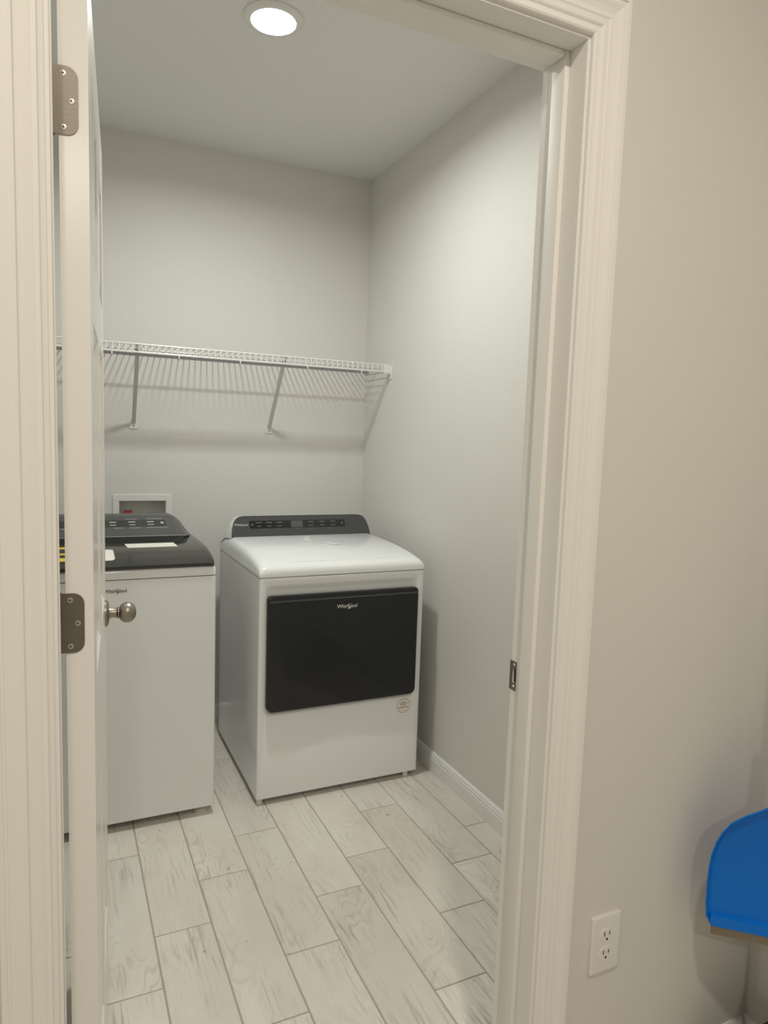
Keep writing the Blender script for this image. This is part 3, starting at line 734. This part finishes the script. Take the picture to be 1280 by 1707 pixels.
# ------------------------------------------------------------------ duplex outlet on the hall wall
OX, OZ, OW, OH = .968, .452, .0745, .1205
ot = thing('wall_outlet', (OX, YH, OZ-OH/2), 'white duplex wall outlet low on the hall wall', 'outlet')
rg = [[(OX+x, YH-d, OZ+z) for x, z in rrect(OW-2*e, OH-2*e, .003, 3)] for d, e in ((0, 0), (.0058, 0), (.0068, .0015), (.0072, .005))]
pl = part('cover_plate', loft(rg), M['vinyl'], ot, True)
for dz in (.0195, -.0195):
    cz = OZ+dz
    pts = []
    for k in range(28):
        a = 2*PI*k/28; x, z = .0172*math.cos(a), .0172*math.sin(a); z = max(-.0138, min(.0138, z)); pts.append((x, z))
    rc = part('receptacle', loft([[(OX+x*1.05, YH-.0068, cz+z*1.05) for x, z in pts], [(OX+x, YH-.0083, cz+z) for x, z in pts]]), M['vinyl'], ot, True)
    for sx, hh in ((-.0064, .0046), (.0064, .0037)):
        part('slot', box(OX+sx-.0011, OX+sx+.0011, YH-.0086, YH-.0075, cz+.0030-hh, cz+.0030+hh), M['darkhole'], rc)
    part('slot', lathe([(0, .0024), (.0008, .0024)], (OX, YH-.0079, cz-.0085), (0, -1, 0), 12), M['darkhole'], rc)
part('screw', lathe([(0, .0032), (.0010, .0028)], (OX, YH-.0070, OZ), (0, -1, 0), 12), M['vinyl'], ot, True)

# ------------------------------------------------------------------ dustpan clipped on a broom in the hall corner
P0 = Vector((1.175, .900, 0)); DU = Vector((.747, -.665, 0)).normalized(); DN = Vector((-.665, -.747, 0)).normalized()
DPW = 0.290
def dp(u_, z, n_=0.0): return P0+DU*u_+Vector((0, 0, z))+DN*n_
half = [(0.0119, 0.4803), (0.0081, 0.4845), (0.001, 0.4969), (-0.0019, 0.5248), (-0.0029, 0.561), (-0.0029, 0.6003), (-0.0008, 0.6293), (0.0056, 0.66), (0.0148, 0.6834), (0.0294, 0.7058), (0.0548, 0.726), (0.0772, 0.7395), (0.0972, 0.7534), (0.1138, 0.77)]
outl = half+[(DPW-u_, z) for u_, z in reversed(half)]
dpan = thing('dustpan', dp(DPW/2, 0.4633), 'blue plastic dustpan with a grey rubber lip at the right edge', 'dustpan')
cu_, cz_ = DPW/2, .59
def rimh(z): return .010+.012*min(1, max(0, (z-.48)/.2))
def off(s, n_fn):
    res = []
    for u_, z in outl:
        res.append(dp(cu_+(u_-cu_)*s, (cz_+(z-cz_)*s) if z > .505 else z+(.004 if s < 1 else 0), n_fn(z)))
    return res
b = bmesh.new()
# shell: outside wall, rim, inner wall, inner floor
rA = off(.92, lambda z: -.004); rB = off(1.0, lambda z: rimh(z)); rC = off(.985, lambda z: rimh(z)+.001); rD = off(.90, lambda z: .0025); rE = off(.955, lambda z: rimh(z)*.55)
loft([rA, rB, rC, rE, rD], bm=b)
pan_o = part('pan', b, M['blue'], dpan, True, angle=50)
lipb = loft([[dp(.0115, 0.5041, .003), dp(DPW-.0115, 0.5041, .003), dp(DPW-.0115, 0.5041, .0), dp(.0115, 0.5041, .0)],
             [dp(.0095, 0.5, .012), dp(DPW-.0095, 0.5, .012), dp(DPW-.0095, 0.5, .008), dp(.0095, 0.5, .008)],
             [dp(.0100, 0.4803, .014), dp(DPW-.0100, 0.4803, .014), dp(DPW-.0100, 0.4803, .010), dp(.0100, 0.4803, .010)]])
lp_ = part('lip', lipb, M['blue'], dpan)
part('rubber_edge', loft([[dp(.0110, 0.4819, .0125), dp(DPW-.0110, 0.4819, .0125), dp(DPW-.0110, 0.4819, .0108), dp(.0110, 0.4819, .0108)],
             [dp(.0120, 0.4633, .0135), dp(DPW-.0120, 0.4633, .0135), dp(DPW-.0120, 0.4633, .0118), dp(.0120, 0.4633, .0118)]]), M['gum'], dpan)
hb = bmesh.new()
hp = [(0.7524, 0.014, 0.026), (0.7783, 0.01, 0.02), (0.8196, 0.008, 0.017), (0.8714, 0.008, 0.017), (0.8869, 0.008, 0.01)]
loft([[dp(cu_+hw*math.cos(2*PI*k/16), z, nn_+.009*math.sin(2*PI*k/16)) for k in range(16)] for z, nn_, hw in hp], bm=hb)
part('grip', hb, M['blue'], dpan, True)
# broom: handle leaning in the corner, block and bristles
BA = dp(cu_+.030, .30, -.022); BT = Vector((1.325, .862, 1.34))
br_ = thing('broom', (BA.x, BA.y, 0), 'broom with black bristles standing behind the blue dustpan', 'broom')
part('handle', tube([BA, BA+(BT-BA)*.5, BT-(BT-BA)*.01, BT], [.0115, .0115, .0115, .008], 14), M['handle'], br_, True)
dirb = DU
def bblk(z, w2_, t2): return [Vector((BA.x, BA.y, z))+DU*w2_*sx+DN*t2*sn for sx, sn in ((1, 1), (-1, 1), (-1, -1), (1, -1))]
part('block', loft([bblk(.150, .118, .021), bblk(.19, .112, .020), bblk(.235, .060, .018), bblk(.265, .030, .017), bblk(.325, .017, .016)]), M['bristle'], br_)
bb = bmesh.new(); rnd = random.Random(3)
for i in range(30):
    for j in range(5):
        fu = -.108+.216*i/29; fv = -.016+.032*j/4
        base = Vector((BA.x, BA.y, .152))+DU*fu+DN*fv; tip = Vector((BA.x, BA.y, rnd.uniform(.001, .006)))+DU*(fu*1.22+rnd.uniform(-.004, .004))+DN*(fv*1.25)
        tube([base, (base+tip)/2, tip], [.0030, .0026, .0016], 5, bb)
bo = part('bristles', bb, M['bristle'], br_); bo['kind'] = 'stuff'
